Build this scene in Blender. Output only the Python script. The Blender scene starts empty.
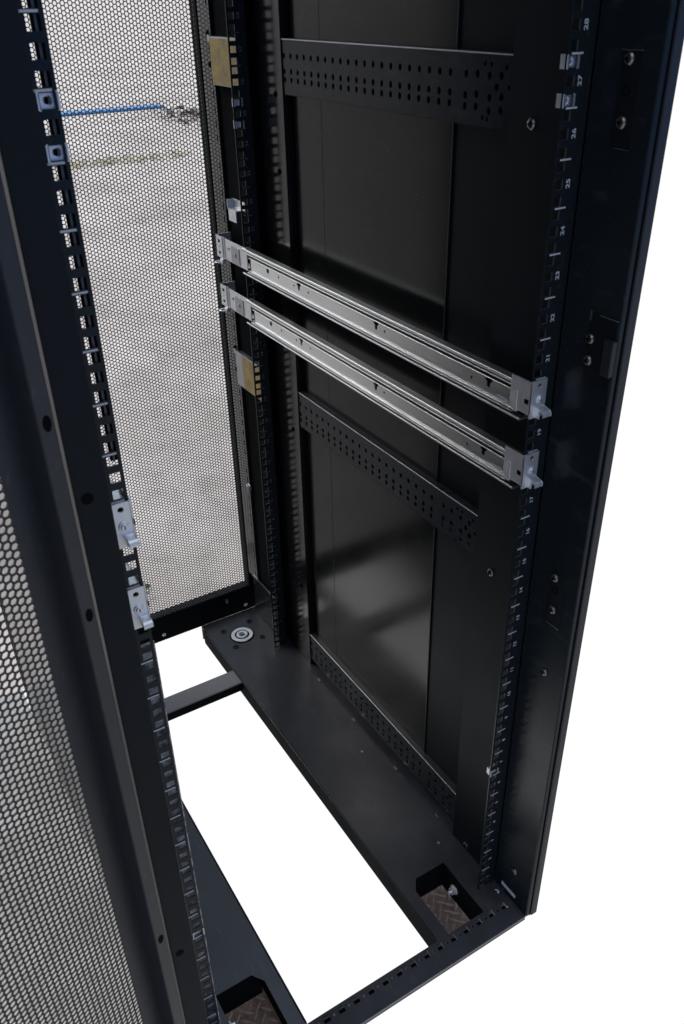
import bpy, bmesh, math, random
random.seed(7)
MM = 0.001
U = 44.45
TOP = 42 * U            # top of the numbered posts
SC = bpy.context.scene
COL = SC.collection

# ------------------------------------------------------------------ materials
def nodes_of(name):
    m = bpy.data.materials.new(name); m.use_nodes = True
    nt = m.node_tree
    return m, nt, nt.nodes['Principled BSDF']

def noise(nt, scale, detail=4, rough=.55, src='Object'):
    tc = nt.nodes.new('ShaderNodeTexCoord'); n = nt.nodes.new('ShaderNodeTexNoise')
    n.inputs['Scale'].default_value = scale; n.inputs['Detail'].default_value = detail
    n.inputs['Roughness'].default_value = rough
    nt.links.new(tc.outputs[src], n.inputs['Vector'])
    return n

def ramp(nt, src, stops):
    r = nt.nodes.new('ShaderNodeValToRGB')
    while len(r.color_ramp.elements) < len(stops): r.color_ramp.elements.new(.5)
    for e, (p, c) in zip(r.color_ramp.elements, stops):
        e.position = p; e.color = (c, c, c, 1) if not isinstance(c, tuple) else (*c, 1)
    nt.links.new(src, r.inputs['Fac'])
    return r

def paint(name, col, rough, var=.08, smear=0.0, peel=.02, scale=9.0):
    """black powder coat: slight roughness drift, fine orange peel, optional dusty smears"""
    m, nt, b = nodes_of(name)
    n = noise(nt, scale, 5, .6)
    r = ramp(nt, n.outputs['Fac'], [(.3, rough - var), (.72, rough + var)])
    nt.links.new(r.outputs['Color'], b.inputs['Roughness'])
    if smear:
        n2 = noise(nt, scale * .7, 8, .7)
        c = ramp(nt, n2.outputs['Fac'], [(.42, col), (.75, tuple(x + smear * f for x, f in zip(col, (1, 1, 1.05))))])
        nt.links.new(c.outputs['Color'], b.inputs['Base Color'])
    else:
        b.inputs['Base Color'].default_value = (*col, 1)
    n3 = noise(nt, 900, 2, .5)
    bp = nt.nodes.new('ShaderNodeBump'); bp.inputs['Strength'].default_value = peel
    bp.inputs['Distance'].default_value = .0004
    nt.links.new(n3.outputs['Fac'], bp.inputs['Height']); nt.links.new(bp.outputs['Normal'], b.inputs['Normal'])
    return m

def scuff(mat, strength=.05, scale=22, lo=.60):
    """fine pale scratches and dust specks laid over the paint colour"""
    nt = mat.node_tree; b = nt.nodes['Principled BSDF']
    tc = nt.nodes.new('ShaderNodeTexCoord'); mp = nt.nodes.new('ShaderNodeMapping')
    mp.inputs['Scale'].default_value = (1, .12, .5); mp.inputs['Rotation'].default_value = (.5, .3, .6)
    n = nt.nodes.new('ShaderNodeTexNoise'); n.inputs['Scale'].default_value = scale * 9; n.inputs['Detail'].default_value = 6
    n2 = nt.nodes.new('ShaderNodeTexNoise'); n2.inputs['Scale'].default_value = 420; n2.inputs['Detail'].default_value = 1
    nt.links.new(tc.outputs['Object'], mp.inputs[0]); nt.links.new(mp.outputs[0], n.inputs['Vector']); nt.links.new(tc.outputs['Object'], n2.inputs['Vector'])
    a = ramp(nt, n.outputs['Fac'], [(lo, 0.0), (lo + .12, 1.0)]); c = ramp(nt, n2.outputs['Fac'], [(.74, 0.0), (.78, 1.0)])
    ad = nt.nodes.new('ShaderNodeMath'); ad.operation = 'ADD'; ad.use_clamp = True
    nt.links.new(a.outputs[0], ad.inputs[0]); nt.links.new(c.outputs[0], ad.inputs[1])
    mx = nt.nodes.new('ShaderNodeMix'); mx.data_type = 'RGBA'; mx.blend_type = 'ADD'
    nt.links.new(ad.outputs[0], mx.inputs[0])
    src = b.inputs['Base Color']
    if src.is_linked: nt.links.new(src.links[0].from_socket, mx.inputs[6])
    else: mx.inputs[6].default_value = src.default_value
    mx.inputs[7].default_value = (strength, strength, strength, 1)
    nt.links.new(mx.outputs[2], src)

def metal(name, col, rough, var=.1, scale=30, stretch=None):
    m, nt, b = nodes_of(name)
    b.inputs['Metallic'].default_value = 1
    n = noise(nt, scale, 6, .65)
    if stretch:
        mp = nt.nodes.new('ShaderNodeMapping'); mp.inputs['Scale'].default_value = stretch
        tc = [x for x in nt.nodes if x.type == 'TEX_COORD'][0]
        nt.links.new(tc.outputs['Object'], mp.inputs['Vector']); nt.links.new(mp.outputs['Vector'], n.inputs['Vector'])
    r = ramp(nt, n.outputs['Fac'], [(.3, rough - var), (.7, rough + var)])
    nt.links.new(r.outputs['Color'], b.inputs['Roughness'])
    c = ramp(nt, n.outputs['Fac'], [(.3, tuple(x * .82 for x in col)), (.7, col)])
    nt.links.new(c.outputs['Color'], b.inputs['Base Color'])
    return m

def flat(name, col, rough=.5):
    m, nt, b = nodes_of(name)
    n = noise(nt, 60, 4)
    c = ramp(nt, n.outputs['Fac'], [(.3, tuple(x * .85 for x in col)), (.7, col)])
    nt.links.new(c.outputs['Color'], b.inputs['Base Color'])
    b.inputs['Roughness'].default_value = rough
    return m

M = {}
M['black'] = paint('black_powder_coat', (.012, .017, .021), .27, .05, peel=.03)
M['panel'] = paint('glossy_black_panel', (.007, .008, .008), .18, .05, smear=.004, peel=.03, scale=4)
M['base'] = paint('base_black_paint', (.030, .031, .037), .34, .10, smear=.028, peel=.05, scale=7)
M['matt'] = paint('matt_black_steel', (.005, .006, .007), .8, .06, peel=.04)
M['mesh'] = paint('black_mesh_steel', (.012, .012, .014), .45, .06)
M['door'] = paint('door_black_paint', (.016, .018, .022), .40, .05, peel=.05)
M['zinc'] = metal('zinc_plated_steel', (.93, .95, .97), .50, .08, 25)
M['rail'] = metal('rail_steel', (.97, .99, .97), .35, .05, 14, (1, .15, 1))
M['darksteel'] = metal('dull_steel', (.48, .50, .53), .4, .08, 30)  # mid-gray steel for edges, plates and small fittings
M['bolt'] = metal('nickel_screw', (.27, .25, .23), .32, .08, 80)
M['mark'] = flat('white_print', (.62, .64, .66), .5)
M['slot_white'] = flat('bright_slot', (.85, .85, .84), .5)
M['hole'] = flat('deep_black', (.004, .004, .005), .6)  # flat black for the dark of holes and grooves, also black fittings
M['blue'] = flat('blue_paint', (.07, .22, .46), .5)
M['grass'] = flat('grass_green', (.10, .17, .04), .8)
M['leaf'] = flat('dry_leaf', (.14, .12, .10), .8)
M['straw'] = flat('dry_straw', (.44, .39, .25), .8)

m, nt, b = nodes_of('mottled_backing')  # blotches imitate the pale glimpses through the left post holes
n = noise(nt, 90, 4, .7); c = ramp(nt, n.outputs['Fac'], [(.36, (.04, .038, .036)), (.48, (.30, .29, .28)), (.62, (.62, .60, .56))])
nt.links.new(c.outputs['Color'], b.inputs['Base Color']); b.inputs['Roughness'].default_value = .5
M['mottled'] = m
M['satin'] = paint('satin_black_steel', (.009, .011, .013), .45, .05, peel=.03)
M['satin'].node_tree.nodes['Principled BSDF'].inputs['Specular IOR Level'].default_value = .12
M['cross'] = paint('brightened_cross_paint', (.20, .20, .21), .40, .08, smear=.03, peel=.05, scale=12)  # cross beam colour raised to stand for the light on its top
M['brightened'] = paint('brightened_black_paint', (.09, .092, .10), .34, .08, smear=.02, peel=.05, scale=12)  # base paint lightened to carry the light falling on the left beam
M['strip'] = paint('polished_black_strip', (.02, .021, .022), .10, .03, peel=.0)
M['column'] = paint('glossy_black_column', (.010, .010, .011), .15, .04, peel=.02)
for k, lv in (('matt', .05), ('hole', .03), ('black', .24), ('panel', .27)):
    M[k].node_tree.nodes['Principled BSDF'].inputs['Specular IOR Level'].default_value = lv

for k_, st in (('base', .022), ('brightened', .03), ('panel', .012), ('black', .015), ('door', .015), ('cross', .03)):
    if k_ in M: scuff(M[k_], st)
m, nt, b = nodes_of('yellow_print')
n = noise(nt, 260, 3, .7); n2 = noise(nt, 40, 5, .6)
mx = nt.nodes.new('ShaderNodeMath'); mx.operation = 'MULTIPLY'
nt.links.new(n.outputs['Fac'], mx.inputs[0]); nt.links.new(n2.outputs['Fac'], mx.inputs[1])
c = ramp(nt, mx.outputs[0], [(.16, (.26, .20, .10)), (.30, (.52, .37, .10))])
nt.links.new(c.outputs['Color'], b.inputs['Base Color']); b.inputs['Roughness'].default_value = .45
M['yellow'] = m

m, nt, b = nodes_of('pavement_concrete')
n = noise(nt, .9, 8, .65); n2 = noise(nt, 14, 6, .7)
c1 = ramp(nt, n.outputs['Fac'], [(.30, (.38, .335, .295)), (.50, (.53, .475, .43)), (.7, (.63, .575, .525))])
c2 = ramp(nt, n2.outputs['Fac'], [(.30, .72), (.55, 1.0)])
mix = nt.nodes.new('ShaderNodeMix'); mix.data_type = 'RGBA'; mix.blend_type = 'MULTIPLY'; mix.inputs[0].default_value = .8
nt.links.new(c1.outputs['Color'], mix.inputs[6]); nt.links.new(c2.outputs['Color'], mix.inputs[7])
nt.links.new(mix.outputs[2], b.inputs['Base Color']); b.inputs['Roughness'].default_value = .9
M['pavement'] = m
m, nt, b = nodes_of('dimmed_concrete')  # same pavement, its colour darkened to hold back the brightness
n = noise(nt, 2.2, 8, .65); n2 = noise(nt, 30, 6, .7)
c1 = ramp(nt, n.outputs['Fac'], [(.30, (.25, .24, .22)), (.50, (.38, .365, .34)), (.7, (.50, .48, .45))])
c2 = ramp(nt, n2.outputs['Fac'], [(.30, .65), (.55, 1.0)])
mix = nt.nodes.new('ShaderNodeMix'); mix.data_type = 'RGBA'; mix.blend_type = 'MULTIPLY'; mix.inputs[0].default_value = .8
nt.links.new(c1.outputs['Color'], mix.inputs[6]); nt.links.new(c2.outputs['Color'], mix.inputs[7])
nt.links.new(mix.outputs[2], b.inputs['Base Color']); b.inputs['Roughness'].default_value = .9
M['pavement_dimmed'] = m

m, nt, b = nodes_of('worn_tread_steel')
n = noise(nt, 45, 6, .7)
c = ramp(nt, n.outputs['Fac'], [(.3, (.14, .085, .065)), (.7, (.40, .27, .21))])
nt.links.new(c.outputs['Color'], b.inputs['Base Color']); b.inputs['Roughness'].default_value = .5
M['tread'] = m
M['tread_bar'] = flat('worn_tread_ridge', (.38, .29, .24), .5)

# ------------------------------------------------------------------ geometry helpers (all input in mm)
class G:
    def __init__(s): s.v = []; s.f = []; s.mi = []
    def quad(s, pts, mi=0):
        i = len(s.v); s.v += pts; s.f.append(tuple(range(i, i + len(pts)))); s.mi.append(mi)
    def box(s, x0, x1, y0, y1, z0, z1, mi=0, fn=None):
        p = [(x, y, z) for z in (z0, z1) for y in (y0, y1) for x in (x0, x1)]
        if fn: p = [fn(*q) for q in p]
        i = len(s.v); s.v += p
        for f in ((0, 2, 3, 1), (4, 5, 7, 6), (0, 1, 5, 4), (2, 6, 7, 3), (0, 4, 6, 2), (1, 3, 7, 5)):
            s.f.append(tuple(i + k for k in f)); s.mi.append(mi)
        return s
    def cyl(s, c, axis, r0, r1, h, n=20, mi=0):
        """frustum from c along axis ('x','y','z' with sign)"""
        sg = -1 if axis[0] == '-' else 1; a = axis[-1]
        def P(r, t, k):
            A = 2 * math.pi * k / n; u, w = r * math.cos(A), r * math.sin(A)
            if a == 'z': return (c[0] + u, c[1] + w, c[2] + sg * t)
            if a == 'y': return (c[0] + u, c[1] + sg * t, c[2] + w)
            return (c[0] + sg * t, c[1] + u, c[2] + w)
        i = len(s.v)
        s.v += [P(r0, 0, k) for k in range(n)] + [P(r1, h, k) for k in range(n)]
        for k in range(n):
            s.f.append((i + k, i + (k + 1) % n, i + n + (k + 1) % n, i + n + k)); s.mi.append(mi)
        s.f.append(tuple(i + n + k for k in range(n))); s.mi.append(mi)
        s.f.append(tuple(i + n - 1 - k for k in range(n))); s.mi.append(mi)
        return s
    def ring(s, c, axis, ri, ro, h, n=28, mi=0):
        sg = -1 if axis[0] == '-' else 1; a = axis[-1]
        def P(r, t, k):
            A = 2 * math.pi * k / n; u, w = r * math.cos(A), r * math.sin(A)
            if a == 'z': return (c[0] + u, c[1] + w, c[2] + sg * t)
            if a == 'y': return (c[0] + u, c[1] + sg * t, c[2] + w)
            return (c[0] + sg * t, c[1] + u, c[2] + w)
        i = len(s.v)
        prof = [(ri, 0), (ro, 0), (ro, h * .7), (ro - h * .3, h), (ri + h * .3, h), (ri, h * .7)]
        for r, t in prof: s.v += [P(r, t, k) for k in range(n)]
        for j in range(6):
            for k in range(n):
                a0, b0 = i + j * n, i + ((j + 1) % 6) * n
                s.f.append((a0 + k, a0 + (k + 1) % n, b0 + (k + 1) % n, b0 + k)); s.mi.append(mi)
        return s
    def add(s, name, mats, parent=None, bevel=0, mirror=False, smooth=False, weld=False):
        me = bpy.data.meshes.new(name)
        sx = -MM if mirror else MM
        me.from_pydata([(x * sx, y * MM, z * MM) for x, y, z in s.v], [], s.f)
        if not isinstance(mats, (list, tuple)): mats = [mats]
        for q in mats: me.materials.append(M[q])
        if len(mats) > 1: me.polygons.foreach_set('material_index', s.mi)
        if mirror: me.flip_normals()
        if smooth: me.polygons.foreach_set('use_smooth', [True] * len(me.polygons)); me.set_sharp_from_angle(angle=math.radians(35))
        me.update()
        if weld:
            bb = bmesh.new(); bb.from_mesh(me); bmesh.ops.remove_doubles(bb, verts=bb.verts, dist=.00002); bb.to_mesh(me); bb.free()
        o = bpy.data.objects.new(name, me); COL.objects.link(o)
        if parent: o.parent = parent
        if bevel:
            bm = o.modifiers.new('edge', 'BEVEL'); bm.width = bevel * MM; bm.segments = 2
            bm.limit_method = 'ANGLE'; bm.angle_limit = math.radians(40)
        return o

def brk(vals):
    out = []
    for v in sorted(vals):
        if not out or v - out[-1] > 1e-4: out.append(v)
    return out

def perf(g, a0, a1, b0, b1, t, fn, rects=(), circles=(), mi=0, seg=16, wall=None):
    """plate a0..a1 x b0..b1, thickness 0..t, mapped through fn(a,b,t); rects cut out, circles = (a,b,ra,rb) holes"""
    A = [a0, a1]; B = [b0, b1]
    for r in rects: A += [max(a0, r[0]), min(a1, r[1])]; B += [max(b0, r[2]), min(b1, r[3])]
    for c in circles:
        A += [c[0] - c[2] * 1.15, c[0] + c[2] * 1.15]; B += [c[1] - c[3] * 1.15, c[1] + c[3] * 1.15]
    A = brk(A); B = brk(B)
    na, nb = len(A) - 1, len(B) - 1
    st = [[1] * nb for _ in range(na)]
    for r in rects:
        for i in range(na):
            ca = (A[i] + A[i + 1]) / 2
            if r[0] < ca < r[1]:
                for j in range(nb):
                    if r[2] < (B[j] + B[j + 1]) / 2 < r[3]: st[i][j] = 0
    holes = []
    for c in circles:      # clear the cells a round hole covers, fill with a ring patch
        qa0, qa1, qb0, qb1 = c[0] - c[2] * 1.15, c[0] + c[2] * 1.15, c[1] - c[3] * 1.15, c[1] + c[3] * 1.15
        for i in range(na):
            if qa0 < (A[i] + A[i + 1]) / 2 < qa1:
                for j in range(nb):
                    if qb0 < (B[j] + B[j + 1]) / 2 < qb1: st[i][j] = 2
        holes.append((c, qa0, qa1, qb0, qb1))
    V = lambda a, b, tt: fn(a, b, tt)
    for i in range(na):
        for j in range(nb):
            if st[i][j] != 1: continue
            x0, x1, y0, y1 = A[i], A[i + 1], B[j], B[j + 1]
            g.quad([V(x0, y0, 0), V(x1, y0, 0), V(x1, y1, 0), V(x0, y1, 0)], mi)
            g.quad([V(x0, y1, t), V(x1, y1, t), V(x1, y0, t), V(x0, y0, t)], mi)
            for di, dj, p, q in ((-1, 0, (x0, y1), (x0, y0)), (1, 0, (x1, y0), (x1, y1)), (0, -1, (x0, y0), (x1, y0)), (0, 1, (x1, y1), (x0, y1))):
                ii, jj = i + di, j + dj
                if 0 <= ii < na and 0 <= jj < nb and st[ii][jj]: continue
                inside = 0 <= ii < na and 0 <= jj < nb
                g.quad([V(*p, 0), V(*p, t), V(*q, t), V(*q, 0)], wall if (wall is not None and inside) else mi)
    for c, qa0, qa1, qb0, qb1 in holes:
        inn, out = [], []
        for k in range(seg):
            an = 2 * math.pi * k / seg; ca, sa = math.cos(an), math.sin(an)
            inn.append((c[0] + c[2] * ca, c[1] + c[3] * sa))
            m_ = 1 / max(abs(ca), abs(sa))
            out.append((c[0] + (qa1 - qa0) / 2 * ca * m_, c[1] + (qb1 - qb0) / 2 * sa * m_))
        for k in range(seg):
            l = (k + 1) % seg
            g.quad([V(*inn[k], 0), V(*out[k], 0), V(*out[l], 0), V(*inn[l], 0)], mi)
            g.quad([V(*inn[l], t), V(*out[l], t), V(*out[k], t), V(*inn[k], t)], mi)
            g.quad([V(*inn[k], 0), V(*inn[l], 0), V(*inn[l], t), V(*inn[k], t)], mi)
    return g

def rod(g, x, z, r, y0, y1, n=12):
    i = len(g.v)
    for y in (y0, y1):
        g.v += [(x + r * math.cos(2 * math.pi * k / n), y, z + r * math.sin(2 * math.pi * k / n)) for k in range(n)]
    for k in range(n): g.f.append((i + k, i + n + k, i + n + (k + 1) % n, i + (k + 1) % n)); g.mi.append(0)
    g.f.append(tuple(i + n - 1 - k for k in range(n))[::-1]); g.f.append(tuple(i + n + k for k in range(n))[::-1]); g.mi += [0, 0]

def hexmesh(name, s0, s1, z0, z1, pitch, ratio, fn, mat, parent, t=1.2):
    """real perforated sheet: hexagonal cells, each with a six-sided hole through thickness t"""
    dx = pitch * math.sqrt(3) / 2; R = pitch / math.sqrt(3); r = R * ratio
    ncol = int((s1 - s0) / dx) + 1; nrow = int((z1 - z0) / pitch) + 1
    ca = [(math.cos(math.pi / 3 * k), math.sin(math.pi / 3 * k)) for k in range(6)]
    v, f = [], []
    for i in range(ncol):
        cx = s0 + i * dx; off = pitch / 2 if i % 2 else 0
        for j in range(nrow):
            cz = z0 + j * pitch + off
            b0 = len(v)
            for tt in (0, t):
                for q in (R, r):
                    for c, s in ca: v.append(fn(cx + q * c, cz + q * s, tt))
            for k in range(6):
                l = (k + 1) % 6
                f.append((b0 + k, b0 + l, b0 + 6 + l, b0 + 6 + k))
                f.append((b0 + 12 + l, b0 + 12 + k, b0 + 18 + k, b0 + 18 + l))
                f.append((b0 + 6 + k, b0 + 6 + l, b0 + 18 + l, b0 + 18 + k))
    me = bpy.data.meshes.new(name)
    me.from_pydata([(x * MM, y * MM, z * MM) for x, y, z in v], [], f)
    me.materials.append(M[mat]); me.update()
    o = bpy.data.objects.new(name, me); COL.objects.link(o); o.parent = parent
    return o

def empty(name, label, cat, group=None, loc=(0, 0, 0)):
    o = bpy.data.objects.new(name, None); COL.objects.link(o)
    o.location = [c * MM for c in loc]; o.empty_display_size = .05
    o['label'] = label; o['category'] = cat
    if group: o['group'] = group
    return o

def tag(o, label, cat, group=None):
    o['label'] = label; o['category'] = cat
    if group: o['group'] = group
    return o

def screw(parent, c, axis, r=5.5, h=3, mat='bolt', name='screw', mirror=False):
    """pan head with a cross recess"""
    g = G()
    ax = axis[-1]; sg = -1 if axis[0] == '-' else 1
    g.cyl(c, axis, r, r * .95, h * .35)
    def sh(t):
        return tuple(c[k] + (sg * t if 'xyz'[k] == ax else 0) for k in range(3))
    g.cyl(sh(h * .35), axis, r * .95, r * .72, h * .4)
    g.cyl(sh(h * .75), axis, r * .72, r * .30, h * .25)
    q = sh(h + .05)
    i = {'x': (1, 2), 'y': (0, 2), 'z': (0, 1)}[ax]
    for (da, db) in ((r * .45, r * .13), (r * .13, r * .45)):
        lo = list(q); hi = list(q)
        lo[i[0]] -= da; hi[i[0]] += da; lo[i[1]] -= db; hi[i[1]] += db
        k = 'xyz'.index(ax); lo[k] -= .25; hi[k] += .25
        g.box(lo[0], hi[0], lo[1], hi[1], lo[2], hi[2], 1)
    return g.add(name, [mat, 'hole'], parent, mirror=mirror)

# ------------------------------------------------------------------ the rack
RACK = empty('server_rack', 'tall open black server rack with perforated doors, empty but for two pairs of rails', 'server rack')

def post_holes(z_from, z_to):
    r = []
    k = int(z_from // U)
    while k * U < z_to:
        for dz in (6.35, 22.225, 38.1):
            z = k * U + dz
            if z_from + 6 < z < z_to - 6: r.append((227.6, 237.2, z - 4.75, z + 4.75))
        k += 1
    return r

def text_mesh(body, size):
    cu = bpy.data.curves.new('unit_text', 'FONT'); cu.body = body; cu.size = size; cu.offset = .2
    cu.align_x = 'CENTER'; cu.align_y = 'CENTER'; cu.extrude = 0
    ob = bpy.data.objects.new('unit_text', cu); COL.objects.link(ob)
    bpy.context.view_layer.update()
    dg = bpy.context.evaluated_depsgraph_get()
    me = bpy.data.meshes.new_from_object(ob.evaluated_get(dg))
    vs = [tuple(v.co) for v in me.vertices]; fs = [tuple(p.vertices) for p in me.polygons]
    bpy.data.objects.remove(ob); bpy.data.curves.remove(cu); bpy.data.meshes.remove(me)
    return vs, fs

NUM = {k: text_mesh(str(k), 8.0) for k in range(1, 43)}

def marks(g, yface, mirror, bold=1.0):
    t0, t1 = (228.3, 241.4) if mirror and yface == 0 else (230.2, 244.2)
    for k in range(0, 42):
        z = k * U
        if k: g.box(t0, t1, yface - .25, yface + .1, z - .8 * bold, z + .8 * bold, 1)
    for k in range(1, 43):
        vs, fs = NUM[k]; i = len(g.v)
        zc = (k - .5) * U
        s = -1 if mirror else 1
        for x, y, _ in vs:      # digits lie on their side, reading upward
            g.v.append((244 - s * y * .85, yface - .3, zc + x * 1.15))
        for f in fs: g.f.append(tuple(i + q for q in f)); g.mi.append(1)

M['edge'] = flat('lit_hole_edge', (.055, .06, .062), .5)  # hole walls lightened to imitate light caught on the edges
M['mark_gray'] = flat('gray_print', (.12, .13, .14), .5)  # darker gray print for the rear posts

def front_post(mirror):
    g = G()
    perf(g, 225, 258, -2, TOP, 2, lambda a, b, t: (a, t, b), rects=post_holes(-2, TOP), wall=2)
    marks(g, 0, mirror)
    post = g.add('mounting_post', ['black', 'mark', 'edge'], RACK, bevel=.35, mirror=mirror, weld=True)
    G().box(256, 258, 2.1, 106, -2, TOP).add('post_web', 'satin', post, mirror=mirror)
    if mirror: G().box(222.5, 238.6, 5, 7, 20, 728).add('hole_backing', 'mottled', post, mirror=True)  # pale strip added behind the holes to brighten what shows through
    if mirror:      # black cable channel fixed behind the upper holes of this post
        c = G(); c.box(223.5, 232.6, 4.5, 7.5, 925, TOP)
        ch = c.add('cable_channel', 'matt', post, bevel=.5, mirror=True)
        G().box(229.0, 230.8, 3.4, 4.6, 925, TOP).add('channel_bead', 'brightened', post, mirror=True)
    for z in (1134, 580, 10): screw(post, (256, 71, z), '-x', 6, 3.2, 'bolt', 'screw', mirror)
    return post

def rear_post(mirror):
    g = G()
    perf(g, 225, 255, -2, TOP, 2, lambda a, b, t: (a, 710 + t, b), rects=post_holes(-2, TOP), wall=2)
    marks(g, 710, mirror, .7)
    post = g.add('mounting_post', ['black', 'mark_gray', 'edge'], RACK, bevel=.3, mirror=mirror, weld=True)
    w = G(); w.box(255.2, 257, 710, 829, -2, TOP)
    w.add('post_web', 'matt', post, mirror=mirror)
    g = G()
    sl = []
    z = 110
    k = 0
    while z < TOP - 20:
        if k % 9 != 4: sl.append((833.5, 840, z, z + 11.5))
        z += 22.5; k += 1
    perf(g, 829, 874, 100, TOP, 2, lambda a, b, t: (250 + t, a, b), rects=sl)
    g.box(252, 258, 829, 831, 100, TOP)
    g.add('slotted_strip', 'strip', post, mirror=mirror)
    return post

PR = front_post(False); PL = front_post(True)
QR = rear_post(False); QL = rear_post(True)

# columns of the frame
def front_column(mirror):
    g = G()
    g.box(258.2, 283.4 if mirror else 279.5, -78, -1, 0, TOP + 30)
    col = g.add('frame_column', 'satin' if mirror else 'black', RACK, bevel=1.0 if mirror else 1.6, mirror=mirror)
    if not mirror: G().box(264.6, 265.8, -78.6, -70, 0, TOP + 30).add('seal_groove', 'hole', col)
    if not mirror:
      g = G(); g.box(266.5, 278.5, -80.4, -77, 0, TOP + 30)
      g.add('gasket_strip', 'door', col, bevel=1.4)
    if not mirror:
        for z0, z1, y0, y1 in ((1125, 1203, -58, -34), (894, 970, -76, -40), (570, 650, -58, -34)):
            g = G()
            g.box(257.2, 258.6, y0, y1, z0, z1)
            p_ = g.add('hinge_plate', 'satin', col, bevel=1.0)
        for q in ((-58, -34, 1203, 1204.2), (-58, -38, 1123.6, 1124.6)): G().box(256.2, 257.3, *q).add('plate_lip', 'darksteel', col)
        for q in ((-76, -52, 969.5, 970.3), (-41, -40, 962, 972), (-58, -36, 569, 569.8)): G().box(256.4, 257.3, *q).add('plate_lip', 'darksteel', col)
        g = G(); g.box(252, 258.6, -78, -66, 912, 950); g.add('door_catch', 'door', col, bevel=1)
        for y, z in ((-43, 1197), (-44, 1146), (-44, 920), (-43, 943), (-41, 639), (-44, 592), (-44, 489), (-41, 71)):
            screw(col, (257.2 if z > 550 else 258.2, y, z), '-x', 5.8, 3.6)
        for y, z in ((-44, 1172), (-44, 622)):
            g = G().ring((257.3, y, z), '-x', 3.2, 4.6, .6); g.add('plate_hole', 'hole', col)
        g = G(); g.box(257.6, 258.4, -50, -18, 13.5, 20.5); g.add('bright_slot', 'slot_white', col)  # pale patch standing in for a slot open to the bright outside
    else:
        for z in (944, 380): G().cyl((274.5, -78, z), '-y', 4.6, 4.6, .3).add('screw_hole', 'hole', col, mirror=True)
    return col
CR = front_column(False); CL = front_column(True)
CL.location.x = PL.location.x = -.0035      # this side stands a little further out

def rear_column(mirror):
    g = G(); g.box(264, 266, 617, 880, 0, TOP + 30)
    g.box(266, 279.5, 860, 880, 0, TOP + 30)
    g.box(266, 278, 617, 619, 0, TOP + 30)
    col = g.add('frame_column', 'column', RACK, mirror=mirror)
    for z in (1120, 1010, 560, 200): screw(col, (264, 640, z), '-x', 4.5, 2.4, 'hole', 'bolt_head', mirror)
    return col
rear_column(False); rear_column(True)

def side_panel(mirror):
    g = G()
    g.box(279.6, 281, -4 if mirror else -66, 930, -111 if mirror else -4, TOP + 30)            # outer skin
    g.box(276.2, 279.4, 222, 606, -2, TOP + 30)             # raised inner field
    o = g.add('side_panel', 'panel', RACK, mirror=mirror)
    G().box(278, 279.4, 100, 221.6, -2, TOP + 30).add('recessed_strip', 'satin', o, mirror=mirror)
    G().box(275.4, 276.4, 221, 223, -2, TOP + 30).add('panel_fold', 'door', o, bevel=.3, mirror=mirror)
    G().box(275.9, 276.1, 525, 526.2, 0, TOP + 30).add('reflection_line', 'black', o, mirror=mirror)  # thin dark line standing in for a reflection of the rear post
side_panel(False); side_panel(True)

# perforated cross braces
def brace(ztop, h, mirror):
    g = G()
    zc = ztop - h
    circ = []
    y = 615 - 4
    while y > 200:
        for z in (ztop - 21, ztop - 41, ztop - 52): circ.append((y, z, 3.3, 4.0))
        y -= 19.6
    for y, z in ((191, -21), (172, -20), (152, -21), (133, -20), (191, -42), (172, -40), (150, -42), (131, -40), (191, -53), (172, -52), (150, -55), (131, -53), (160, -10), (150, -10), (126, -12), (160, -62), (152, -63), (140, -31), (120, -30)):
        rr = 2.2 if z in (-10, -12, -62, -63, -30) else 3.3
        circ.append((y, ztop + z, rr, rr * 1.2))
    circ = [c for c in circ if c[1] - c[3] * 1.2 > zc]
    # split in two bands of independent circles to keep the cell grid clean
    perf_y(g, 115, 617, zc, ztop, circ)
    g.box(266, 279, 115, 617, ztop - 1.2, ztop + .4)
    g.box(266, 276, 115, 617, zc, zc + 1.5)
    b_ = g.add('cross_brace', 'black', RACK, bevel=.6, mirror=mirror)
    e_ = G(); rod(e_, 266.2, ztop, .9, 115, 617)
    e_.add('edge_highlight', 'darksteel', b_, mirror=mirror, smooth=True)  # thin steel rod painting the highlight along the brace edge
    G().box(268, 278.8, 116, 616, ztop + .5, ztop + 1.0).add('top_ledge', 'base', b_, mirror=mirror)
    return b_

def perf_y(g, y0, y1, z0, z1, circ):
    ok, later = [], []
    for c in circ: ok.append(c)
    # cells may overlap when circles are close: cut one column band at a time
    ok.sort()
    bands = []
    for c in ok:
        if bands and c[0] - c[2] * 1.15 < max(q[0] + q[2] * 1.15 for q in bands[-1]): bands[-1].append(c)
        else: bands.append([c])
    edges = [y0] + [(max(q[0] + q[2] for q in bands[i]) + min(q[0] - q[2] for q in bands[i + 1])) / 2 for i in range(len(bands) - 1)] + [y1]
    for i, bd in enumerate(bands):
        bd = sorted(bd, key=lambda c: c[1]); keep = []
        for c in bd:
            if all(abs(c[1] - q[1]) > (c[3] + q[3]) * 1.18 or abs(c[0] - q[0]) > (c[2] + q[2]) * 1.18 for q in keep): keep.append(c)
        perf(g, edges[i], edges[i + 1], z0, z1, 1.6, lambda a, b, t: (266 + t, a, b), circles=keep)

for mir in (False, True):
    brace(1193, 72, mir); brace(642, 66, mir); brace(85, 66, mir); brace(1740, 72, mir)

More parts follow.
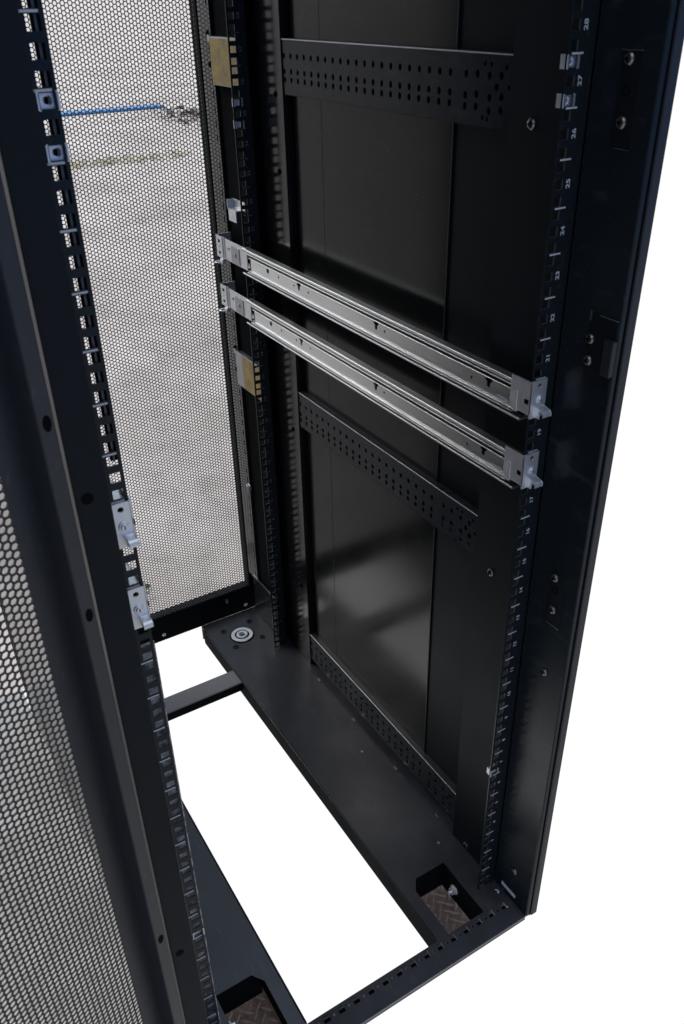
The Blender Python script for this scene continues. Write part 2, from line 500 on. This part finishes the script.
# base beams with their levelling cut-outs
def base_beam(mirror):
    g = G()
    fn = lambda a, b, t: (a, b, -t)
    cut = [(138, 209, -60, 71)]
    rects = [(138, 209, -35.3, 71), (248, 256.5, -24, 2)]
    perf(g, 116, 279.2, -35.3, 869, 2.2, fn, rects=rects)
    g.box(116, 275, 867.2, 869, -38, -2.2); g.box(240, 262, -35, 14, -12, -10)
    g.quad([(138, 71, 0), (138, 52, 0), (152, 71, 0)])      # rounded cut corner
    o = g.add('base_beam', 'brightened' if mirror else 'base', RACK, mirror=mirror)
    G().box(114, 115.9, -33, 853, -38, -.1).add('side_wall', 'matt', o, mirror=mirror)
    g = G()
    g.box(209, 211, -35, 71, -62, -2.4)
    g.box(136, 211, 71.2, 73, -62, -2.4)
    g.box(136, 137.8, -35, 71, -38, -2.4)
    g.add('leveller_pocket', 'matt', o, mirror=mirror)
    g = G(); g.box(114.2, 117, -33, 853, -.8, .9); g.add('folded_edge', 'black', o, bevel=.7, mirror=mirror)
    for y in (568, 430, 282, 154):
        G().box(253.5, 257, y - 8, y + 2, 0, 2.2).add('rivet', 'bolt', o, mirror=mirror)
    for x, y in ((225, 349), (225, 106)): G().cyl((x, y, 0), 'z', 2.6, 1.6, 1, 12).add('rivet', 'darksteel', o, mirror=mirror)
    # levelling foot seat
    f = G(); f.cyl((182, 789, 0), 'z', 28, 28, .5, 36, 1); f.ring((182, 789, .5), 'z', 16.5, 25, 2.0, 40); f.ring((182, 789, .5), 'z', 7, 13, 3.0, 28)
    f.cyl((182, 789, .5), 'z', 9, 9, 1.2, 28, 2); f.cyl((182, 789, 1), 'z', 5, 4.2, 4, 16, 2)
    f.add('levelling_foot', ['zinc', 'hole', 'bolt'], o, mirror=mirror)
    for x, y in ((151, 823), (217, 825), (218, 758), (152, 759)):
        h = G(); h.ring((x, y, 0), 'z', 3, 7, 1.6, 20); h.cyl((x, y, 0), 'z', 3.2, 3.2, .8, 12, 1)
        h.add('hollow_rivet', ['black', 'hole'], o, mirror=mirror)
    b = G(); b.cyl((209, 38, -34), '-x', 9, 9, 1.5, 20); b.cyl((207.5, 38, -34), '-x', 7.5, 6.8, 6, 6); b.cyl((201.5, 38, -34), '-x', 3.5, 3.2, 5, 14)
    b.add('levelling_bolt', 'zinc', o, mirror=mirror)
    return o
BR = base_beam(False); base_beam(True)
screw(BR, (251.5, -15, -9.5), 'z', 5, 4, 'zinc')

# rear cross beam, front sill, rear sill
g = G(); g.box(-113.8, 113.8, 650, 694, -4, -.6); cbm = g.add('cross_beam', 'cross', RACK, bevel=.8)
G().box(-113.8, 113.8, 650.3, 693, -24, -4.1).add('side_wall', 'matt', cbm)
g = G()
rects = []; circ = []
for k in range(-1, 21):
    x = 241 - 25.3 * k
    if abs(x) < 250:
        rects += [(x - 5.5, x + 5.5, -49.5, -42.5), (x - 2.2, x + 5.5, -42.5, -39.5)]
for k in range(0, 20):
    x = 241 - 25.3 * k - 13
    circ.append((x, -45.4, 2.2, 2.2))
perf(g, -262, 262, -75, -35.5, 2, lambda a, b, t: (a, b, .8 - t), rects=rects, circles=circ)
g.box(-258, 258, -76.5, -75, -8, .8)
g.box(-258, 258, -37, -35.6, -30, -1.3)
SILL = g.add('front_sill', 'base', RACK)
G().box(-258, 258, -77.4, -76.2, -1.0, 1.4).add('sill_lip', 'darksteel', SILL)  # lighter steel line along the front of the sill
h = G()
for k in range(0, 20):
    h.box(241 - 25.3 * k - 8, 241 - 25.3 * k + 8, -52, -38, -14, -12)
h.add('sill_underside', 'matt', SILL)

g = G(); g.box(-262, 262, 850, 880, -22, 30)
RS = g.add('rear_sill', 'matt', RACK, bevel=1) if False else None
g = G(); g.box(248, 250, 742, 850, 1, 106)
sp = g.add('sill_plate', 'black', RACK, bevel=.6)
G().box(247.6, 250.4, 744, 850, 105.6, 107).add('plate_edge', 'darksteel', sp)
g = G(); g.box(-250, -248, 742, 850, 1, 106); g.add('sill_plate', 'black', RACK, bevel=.6)

# roof
g = G()
g.box(-280, 280, -78, 900, TOP + 30.5, TOP + 34)
g.add('roof_panel', 'black', RACK)

# rear door
RD = G(); RD.box(-283, -253, 893, 918, -20, TOP + 30); RD.box(255.5, 283, 893, 918, -20, TOP + 30)
RD.box(-253, 255.5, 893, 918, -20, 46); RD.box(-253, 255.5, 893, 918, TOP - 10, TOP + 30)
rdoor = RD.add('rear_door', 'matt', RACK)
hexmesh('door_mesh', -251, 253, 49, TOP - 12, 6.8, .80, lambda s, z, t: (s, 897 + t, z), 'mesh', rdoor)
for x in (33, 263 - 22): screw(rdoor, (x, 893, -4), '-y', 4.5, 2, 'zinc')  # bright heads standing in for small holes open to the light behind
G().box(190, 196, 888, 893, 22, 34).add('door_stop', 'darksteel', rdoor)

# front door, swung wide open, hinged on the left column
dv = (-.9063, -.4226); nv = (.4226, -.9063); HX, HY = -288.6, -82
def DL(s, t, z): return (HX + dv[0] * s + nv[0] * t, HY + dv[1] * s + nv[1] * t, z)
fd = lambda x, y, z: DL(x, y, z)
g = G()
g.box(1, 14.5, -22, 0, -45, TOP + 30, fn=fd)
g.box(560, 574, -22, 0, -45, TOP + 30, fn=fd)
g.box(14.5, 560, -22, 0, TOP + 14, TOP + 30, fn=fd); g.box(14.5, 560, -22, 0, -45, -30, fn=fd)
fdoor = g.add('front_door', 'door', RACK, bevel=1.4)
g = G()
g.box(14.5, 37.2, -22, -20.6, -30, TOP + 14, fn=fd)
g.box(537, 560, -22, -20.6, -30, TOP + 14, fn=fd)
g.box(37.2, 537, -22, -20.6, -30, 4, fn=fd); g.box(37.2, 537, -22, -20.6, TOP - 8, TOP + 14, fn=fd)
g.add('door_sheet', 'door', fdoor)
hexmesh('door_mesh', 40, 535, 6, TOP - 12, 6.8, .75, lambda s, z, t: DL(s, -20.8 - t, z), 'mesh', fdoor)
for z, s in ((1011, 7.5), (850, 7.5), (690, 7.5), (430, 7.5), (1180, 7.5)):
    if z == 690 or z == 1180: continue
    g = G()
    n = 20
    pts = [DL(s + 3.4 * math.cos(2 * math.pi * k / n), .3, z + 6.0 * math.sin(2 * math.pi * k / n)) for k in range(n)]
    g.quad(pts); g.add('slot_hole', 'hole', fdoor)

# yellow printed plates on the rear right post
for (ya, yb, z0, z1, ysplit) in ((722, 828, 1122, 1191, 828), (722, 833, 587, 656, 805)):
    g = G(); g.box(246, 248, ya, yb, z0, z1); g.box(238 + 8, 256, ya, yb, z1 - .6, z1 + 1.0)
    g.box(246, 252, yb, yb + 8, z1 - 6, z1 + 3)
    lp = g.add('cable_plate', 'darksteel', RACK, bevel=.4)
    G().box(245.6, 246.1, ya + 1, ysplit - 1, z0 + 1, z1 - 1.5).add('yellow_label', 'yellow', lp)
    for z in (z1 + 4, (z0 + z1) / 2 - 6):
        screw(lp, (250, 840, z), '-x', 5, 3, 'hole', 'thumb_screw')
# little zinc cage bracket
g = G()
g.box(240, 241.5, 727, 775, 936, 951); g.box(228, 241, 771, 773, 936, 951)
g.box(226, 227.5, 735, 765, 918, 936); g.box(226, 241, 735, 765, 936, 937.5); g.box(226, 241, 763.5, 765, 918, 936)
cb = g.add('support_clip', 'zinc', RACK, bevel=.4)

# ------------------------------------------------------------------ slide rails
def slide_rail(k, label, mirror):
    """k = top unit boundary; rail body lies just under it"""
    zt = k * U
    loc = ((-222 if mirror else 222), 0, zt - 44)
    root = empty('slide_rail', label, 'slide rail', 'slide rails bolted across the posts', (loc[0] - (3.5 if mirror else 0), 0, loc[2]))
    def put(g, name, mats, bevel=0, smooth=False, parent=None):
        o = g.add(name, mats, None, bevel, mirror, smooth)
        for v in o.data.vertices: v.co = (v.co.x - loc[0] * MM, v.co.y, v.co.z - loc[2] * MM)
        o.parent = parent or root
        return o
    b = zt - 889      # offset from the reference rail
    Z = lambda z: z + b
    g = G()           # outer channel
    g.box(233, 234.6, 12, 716, Z(840), Z(880)); g.box(225, 234.6, 12, 716, Z(879.8), Z(881.6))
    g.box(223, 234.6, 12, 716, Z(837.6), Z(839.2))
    rod(g, 224.6, Z(879.9), 1.9, 12, 716); rod(g, 223.0, Z(839.6), 1.1, 12, 716); g.box(224.0, 224.8, 12, 716, Z(877.2), Z(879.6))
    oc = put(g, 'outer_channel', 'rail', smooth=True)
    g = G()           # intermediate ball cage channel
    g.box(224, 232, 26, 700, Z(873.6), Z(874.6)); g.box(224, 232, 26, 700, Z(843.4), Z(844.4))
    rod(g, 224.4, Z(874.6), .9, 26, 700); rod(g, 224.0, Z(843.6), .8, 26, 700)
    put(g, 'ball_channel', 'rail', smooth=True)
    g = G()           # inner member: web with keyholes and round holes
    circ = []; rc = []
    for y, z in ((590, 861), (494, 860), (539, 860), (286, 860), (102, 858)): circ.append((y, Z(z), 2.0, 2.0))
    circ.append((628, Z(862), 4.4, 4.0))
    for y in (523, 307, 71): rc += [(y - 6, y + 6, Z(863), Z(869.4)), (y - 2.8, y + 2.8, Z(856.5), Z(863))]
    perf(g, 24, 690, Z(847), Z(869.4), 1.4, lambda a, bb, t: (226 + t, a, bb), rects=rc, circles=circ)
    g.box(223.2, 227.4, 24, 690, Z(869.4), Z(870.4)); g.box(223.2, 227.4, 24, 690, Z(846.2), Z(847))
    rod(g, 223.4, Z(869.8), .8, 24, 690); rod(g, 223.4, Z(847.2), .7, 24, 690)
    im = put(g, 'inner_member', 'rail')
    g = G(); g.box(228.2, 229.4, 24, 690, Z(846), Z(870)); g.box(229.4, 232.2, 13, 700, Z(841.5), Z(878.6)); put(g, 'groove_dark', 'hole')  # black strips added as the shade in the rail grooves and keyholes
    g = G(); g.box(222.0, 227.5, 18, 23.6, Z(846.2), Z(871)); put(g, 'end_stop', 'zinc', .8)
    g = G(); g.box(225.8, 226.05, 36, 56, Z(851.5), Z(853.2)); g.box(225.8, 226.05, 30, 34, Z(853.5), Z(855.5)); put(g, 'stamped_mark', 'mark')
    # near end bracket
    g = G()
    g.box(222.6, 224.2, 3 if mirror else -3.5, 30, Z(849), Z(887.5)); g.box(224.2, 234, 22, 30, Z(849), Z(880))
    perf(g, 226.0 if mirror else 222.6, 241.5 if mirror else 244, Z(845), Z(889), 1.8, lambda a, bb, t: (a, -3.6 + t, bb), circles=[(234, Z(882.5), 2.7, 2.7)])
    br = put(g, 'end_bracket', 'zinc', .5)
    put(G().box(222.3, 222.7, .5, 6.5, Z(861), Z(866.5)), 'bracket_slot', 'hole', parent=br)
    g = G(); sx_ = 233.5 if mirror else 235.5; g.cyl((sx_, -3.6, Z(866)), '-y', 5.0, 4.6, 1.2, 22); g.cyl((sx_, -4.8, Z(866)), '-y', 3.4, 2.9, 1.4, 16); g.box(sx_ - .5, sx_ + .5, -6.4, -6.0, Z(864), Z(868), 1)
    put(g, 'screw', ['zinc', 'hole'], .2, parent=br)
    # curled release tab
    g = G()
    prof = [(-3.6, 857.5), (-12, 856.2), (-17, 855.6), (-20, 854.0), (-20.8, 851.0), (-19.5, 848.6), (-18.2, 849.6), (-18.9, 851.2), (-18.2, 853.0), (-16.4, 854.0), (-12, 854.6), (-3.6, 855.8)]
    i = len(g.v); n = len(prof)
    for x in ((225.5, 234.5) if mirror else (231.5, 242.5)):
        g.v += [(x, -3.6 + (y + 3.6) * (.6 if mirror else .74), Z(z)) for y, z in prof]
    for q in range(n): g.f.append((i + q, i + (q + 1) % n, i + n + (q + 1) % n, i + n + q)); g.mi.append(0)
    g.f.append(tuple(i + q for q in range(n))); g.f.append(tuple(i + 2 * n - 1 - q for q in range(n))); g.mi += [0, 0]
    g.box(231, 233, -9, -3.6, Z(845), Z(857))
    put(g, 'release_tab', 'zinc', .3)
    # far end bracket
    g = G()
    g.box(224, 225.6, 700, 786, Z(846), Z(883)); g.box(224, 225.6, 786, 792, Z(848), Z(884))
    perf(g, 796, 822, Z(846), Z(884), 1.6, lambda a, bb, t: (222.4 + t, a, bb), rects=[(804, 813, Z(852), Z(857)), (804, 813, Z(872), Z(878))], circles=[(808, Z(865), 2, 2)])
    g.box(222.4, 252, 820, 822, Z(845), Z(884))
    fb = put(g, 'end_bracket', 'zinc', .4)
    put(G().box(223.4, 224.8, 786, 796, Z(847), Z(885)), 'bracket_step', 'darksteel', .3, parent=fb)
    g = G(); g.box(222.6, 224, 728, 760, Z(848), Z(876)); g.cyl((222.6, 745, Z(862)), '-x', 4, 3.4, 1.6, 16); g.cyl((224, 772, Z(868)), '-x', 3, 2.6, 1.5, 12)
    put(g, 'latch', 'darksteel', .3, parent=fb)
    g = G(); g.ring((218, 806, Z(838)), 'z', 4.5, 8.5, 2.2, 24); g.box(218, 224, 790, 800, Z(838), Z(846))
    put(g, 'release_tab', 'zinc')
    return root

slide_rail(20, 'upper of the two long zinc slide rails on the right wall', False)
slide_rail(18, 'lower of the two long zinc slide rails on the right wall', False)
slide_rail(20, 'upper of the two zinc rail brackets screwed to the left front post', True)
slide_rail(18, 'lower of the two zinc rail brackets screwed to the left front post', True)

# ------------------------------------------------------------------ cage nuts
def cage_nut(x, y, z, label):
    root = empty('cage_nut', label, 'cage nut', 'cage nuts clipped in the posts', (x, y, z))
    s = 1 if x > 0 else -1
    g = G()
    perf(g, -6.2, 6.2, -6.4, 6.4, 1.2, lambda a, b, t: (a * s, 2.6 + t, b), circles=[(0, 0, 3.4, 3.4)])
    g.box(-6.6, -5.6, -1.2, 9, -6, 6); g.box(5.4, 6.4, -1.2, 9, -6, 6)
    g.box(-7.6, -5.6, -1.2, -.4, -5.5, 5.5); g.box(5.4, 7.6, -1.2, -.4, -5.5, 5.5)
    cg = g.add('spring_cage', 'zinc', root, bevel=.3)
    g = G(); g.ring((0, 3.8, 0), 'y', 2.6, 5.4, 5, 8); g.box(-5.2, 5.2, 8.2, 9, -5, 5)
    g.add('nut', 'zinc', root, bevel=.2)
    return root
cage_nut(232.4, 0, 26 * U + 38.1, 'silver cage nut in the right front post, upper of the pair beside number 27')
cage_nut(232.4, 0, 26 * U + 6.35, 'silver cage nut in the right front post, lower of the pair beside number 27')
cage_nut(232.4, 0, 6 * U + 6.35, 'lone dull cage nut low down in the right front post')
cage_nut(-235.4, 0, 26 * U + 38.1, 'blue tinted cage nut topmost in the left front post')
cage_nut(-235.4, 0, 26 * U + 6.35, 'square cage nut second from the top of the left front post')
cage_nut(-235.4, 0, 6 * U + 6.35, 'small bright cage nut low in the left front post, over the base beam')
cage_nut(234, 710, 24 * U + 38.1, 'tiny cage nut in the rear right post, just under the upper yellow label')
cage_nut(234, 710, 24 * U + 6.35, 'tiny cage nut in the rear right post, second below the upper yellow label')
g = G(); g.box(-1, 1, -9, 2, -7, 6); g.box(-3, -1, 2, 6, -3, 3); g.box(-6, 0, -9, -7.5, -7, 6)
o = g.add('wire_clip', 'zinc', bevel=.5); o.location = (.248, .829, .352)
tag(o, 'small bent silver clip on the slotted strip of the rear right post', 'clip')

# ------------------------------------------------------------------ setting
def sheet(name, x0, x1, y0, y1, z, mat):
    g = G(); g.box(x0, x1, y0, y1, z - 20, z)
    o = g.add(name, mat); o['kind'] = 'structure'; return o
g = G()
g.quad([(-60000, -4000, -110), (-281.2, -4000, -110), (-281.2, 1012, -110), (-60000, 1012, -110)])
o = g.add('left_pavement', 'pavement_dimmed'); o['kind'] = 'structure'
g = G()
g.quad([(-60000, 1012, -110), (900, 1012, -110), (9000, 9000, -110), (780000, 900000, -110), (-60000, 900000, -110)])
o = g.add('pavement', 'pavement'); o['kind'] = 'structure'

def tread(x0, x1):
    g = G(); g.box(x0, x1, -44, 95, -72, -66)
    n = 0
    for i in range(-1, 12):
        for j in range(-1, 20):
            cx = x0 + i * 17 + (8.5 if j % 2 else 0); cy = -75 + j * 9.5
            if not (x0 + 8 < cx < x1 - 8 and -36 < cy < 84): continue
            an = math.radians(45 if (i + j) % 2 else -45) + random.uniform(-.12, .12)
            L, W, Hh = 10, 2.6, 1.6
            c, s = math.cos(an), math.sin(an); k0 = len(g.v)
            for u, w, hh in ((-L, 0, 0), (-L * .4, -W, 0), (L * .4, -W, 0), (L, 0, 0), (L * .4, W, 0), (-L * .4, W, 0), (-L * .4, 0, Hh), (L * .4, 0, Hh)):
                g.v.append((cx + u * c - w * s, cy + u * s + w * c, -65.9 + hh))
            for f in ((0, 1, 6), (1, 2, 7, 6), (2, 3, 7), (3, 4, 7), (4, 5, 6, 7), (5, 0, 6)):
                g.f.append(tuple(k0 + q for q in f)); g.mi.append(1)
    o = g.add('tread_plate_floor', ['tread', 'tread_bar']); o['kind'] = 'structure'
tread(130, 236); tread(-236, -130)

g = G(); g.box(-3000, 4300, 11750, 12050, -110, -75)
tag(g.add('kerb_bar', 'blue', bevel=10), 'long bright blue bar lying far off on the pavement, seen through the rear mesh', 'blue bar')
def litter(name, cx, cy, rx, ry, n, mat, h, sz):
    g = G()
    for _ in range(n):
        a = random.random() * 6.28; r = random.random() ** .6
        x, y = cx + rx * r * math.cos(a), cy + ry * r * math.sin(a)
        b = random.random() * 6.28; L = sz * random.uniform(.5, 1.2)
        z = -108 + random.random() * h
        g.quad([(x, y, z), (x + L * math.cos(b), y + L * math.sin(b), z + h * .3 * random.random()), (x + L * .7 * math.cos(b + .8), y + L * .7 * math.sin(b + .8), z + h * random.random())])
    o = g.add(name, mat); o['kind'] = 'stuff'; o['label'] = 'scattered ' + name.replace('_', ' ') + ' on the pavement behind the rack'; o['category'] = 'litter'
    return o
litter('fallen_leaves', 4100, 10300, 420, 1300, 110, 'leaf', 60, 150)
litter('grass_tuft', 70, 1225, 40, 50, 45, 'grass', 14, 14)
litter('mossy_strip', 2300, 7900, 800, 220, 300, 'straw', 20, 60)

# ------------------------------------------------------------------ light
w = bpy.data.worlds.new('World'); SC.world = w; w.use_nodes = True
nt = w.node_tree; bg = nt.nodes['Background']
tc = nt.nodes.new('ShaderNodeTexCoord'); sx = nt.nodes.new('ShaderNodeSeparateXYZ')
nt.links.new(tc.outputs['Generated'], sx.inputs[0])
mr = nt.nodes.new('ShaderNodeMapRange'); mr.inputs['From Min'].default_value = -.1; mr.inputs['From Max'].default_value = .5
nt.links.new(sx.outputs['Z'], mr.inputs['Value'])
r = nt.nodes.new('ShaderNodeValToRGB')
r.color_ramp.elements[0].position = 0; r.color_ramp.elements[0].color = (1.04, 1.04, 1.04, 1)
r.color_ramp.elements[1].position = 1; r.color_ramp.elements[1].color = (.80, .95, 1.20, 1)
nt.links.new(mr.outputs[0], r.inputs['Fac']); nt.links.new(r.outputs['Color'], bg.inputs['Color'])
bg.inputs['Strength'].default_value = 1.0
# world behind the camera dimmed and blued to keep the front faces dark
my = nt.nodes.new('ShaderNodeMapRange'); my.inputs['From Min'].default_value = -.25; my.inputs['From Max'].default_value = .12
nt.links.new(sx.outputs['Y'], my.inputs['Value'])
mixw = nt.nodes.new('ShaderNodeMix'); mixw.data_type = 'RGBA'
fr = nt.nodes.new('ShaderNodeValToRGB')      # front side: paved ground low, added dim blue band, open sky overhead
mf = nt.nodes.new('ShaderNodeMapRange'); mf.inputs['From Min'].default_value = -1; mf.inputs['From Max'].default_value = 1
nt.links.new(sx.outputs['Z'], mf.inputs['Value']); nt.links.new(mf.outputs[0], fr.inputs['Fac'])
for _ in range(3): fr.color_ramp.elements.new(.5)
for e, (p_, c_) in zip(fr.color_ramp.elements, ((.10, (.40, .39, .37)), (.335, (.42, .44, .47)), (.43, (.05, .13, .36)), (.66, (.08, .18, .46)), (.85, (.9, 1.0, 1.15)))):
    e.position = p_; e.color = (*c_, 1)
nt.links.new(fr.outputs['Color'], mixw.inputs[6])
nt.links.new(my.outputs[0], mixw.inputs[0]); nt.links.new(r.outputs['Color'], mixw.inputs[7])
nt.links.new(mixw.outputs[2], bg.inputs['Color'])

ld = bpy.data.lights.new('sun', 'SUN'); ld.energy = 3.1; ld.angle = math.radians(25); ld.color = (1, .95, .89)
lo = bpy.data.objects.new('sun', ld); COL.objects.link(lo)
from mathutils import Vector, Matrix
lo.rotation_euler = Vector((.50, -.62, -.85)).to_track_quat('-Z', 'Y').to_euler()
lo.location = (0, 0, 4)

# ------------------------------------------------------------------ camera
cd = bpy.data.cameras.new('camera'); co = bpy.data.objects.new('camera', cd); COL.objects.link(co)
C = Vector((-391.79, -623.42, 1252.38)) * MM
rr = Vector((.85188845, -.52342086, -.01779522)); uu = Vector((.2874432, .43888197, .8513278)); F = Vector((.43779272, .73035144, -.52433225))
mw = Matrix((rr, uu, -F)).transposed().to_4x4(); mw.translation = C
co.matrix_world = mw
cd.sensor_fit = 'VERTICAL'; cd.sensor_height = 36; cd.lens = 848.36 * 36 / 1024
cd.clip_start = .01; cd.clip_end = 2000
cd.dof.use_dof = True; cd.dof.focus_distance = 1.25; cd.dof.aperture_fstop = 16
SC.camera = co
SC.view_settings.view_transform = 'Standard'; SC.view_settings.look = 'None'
SC.view_settings.exposure = 0; SC.view_settings.gamma = 1
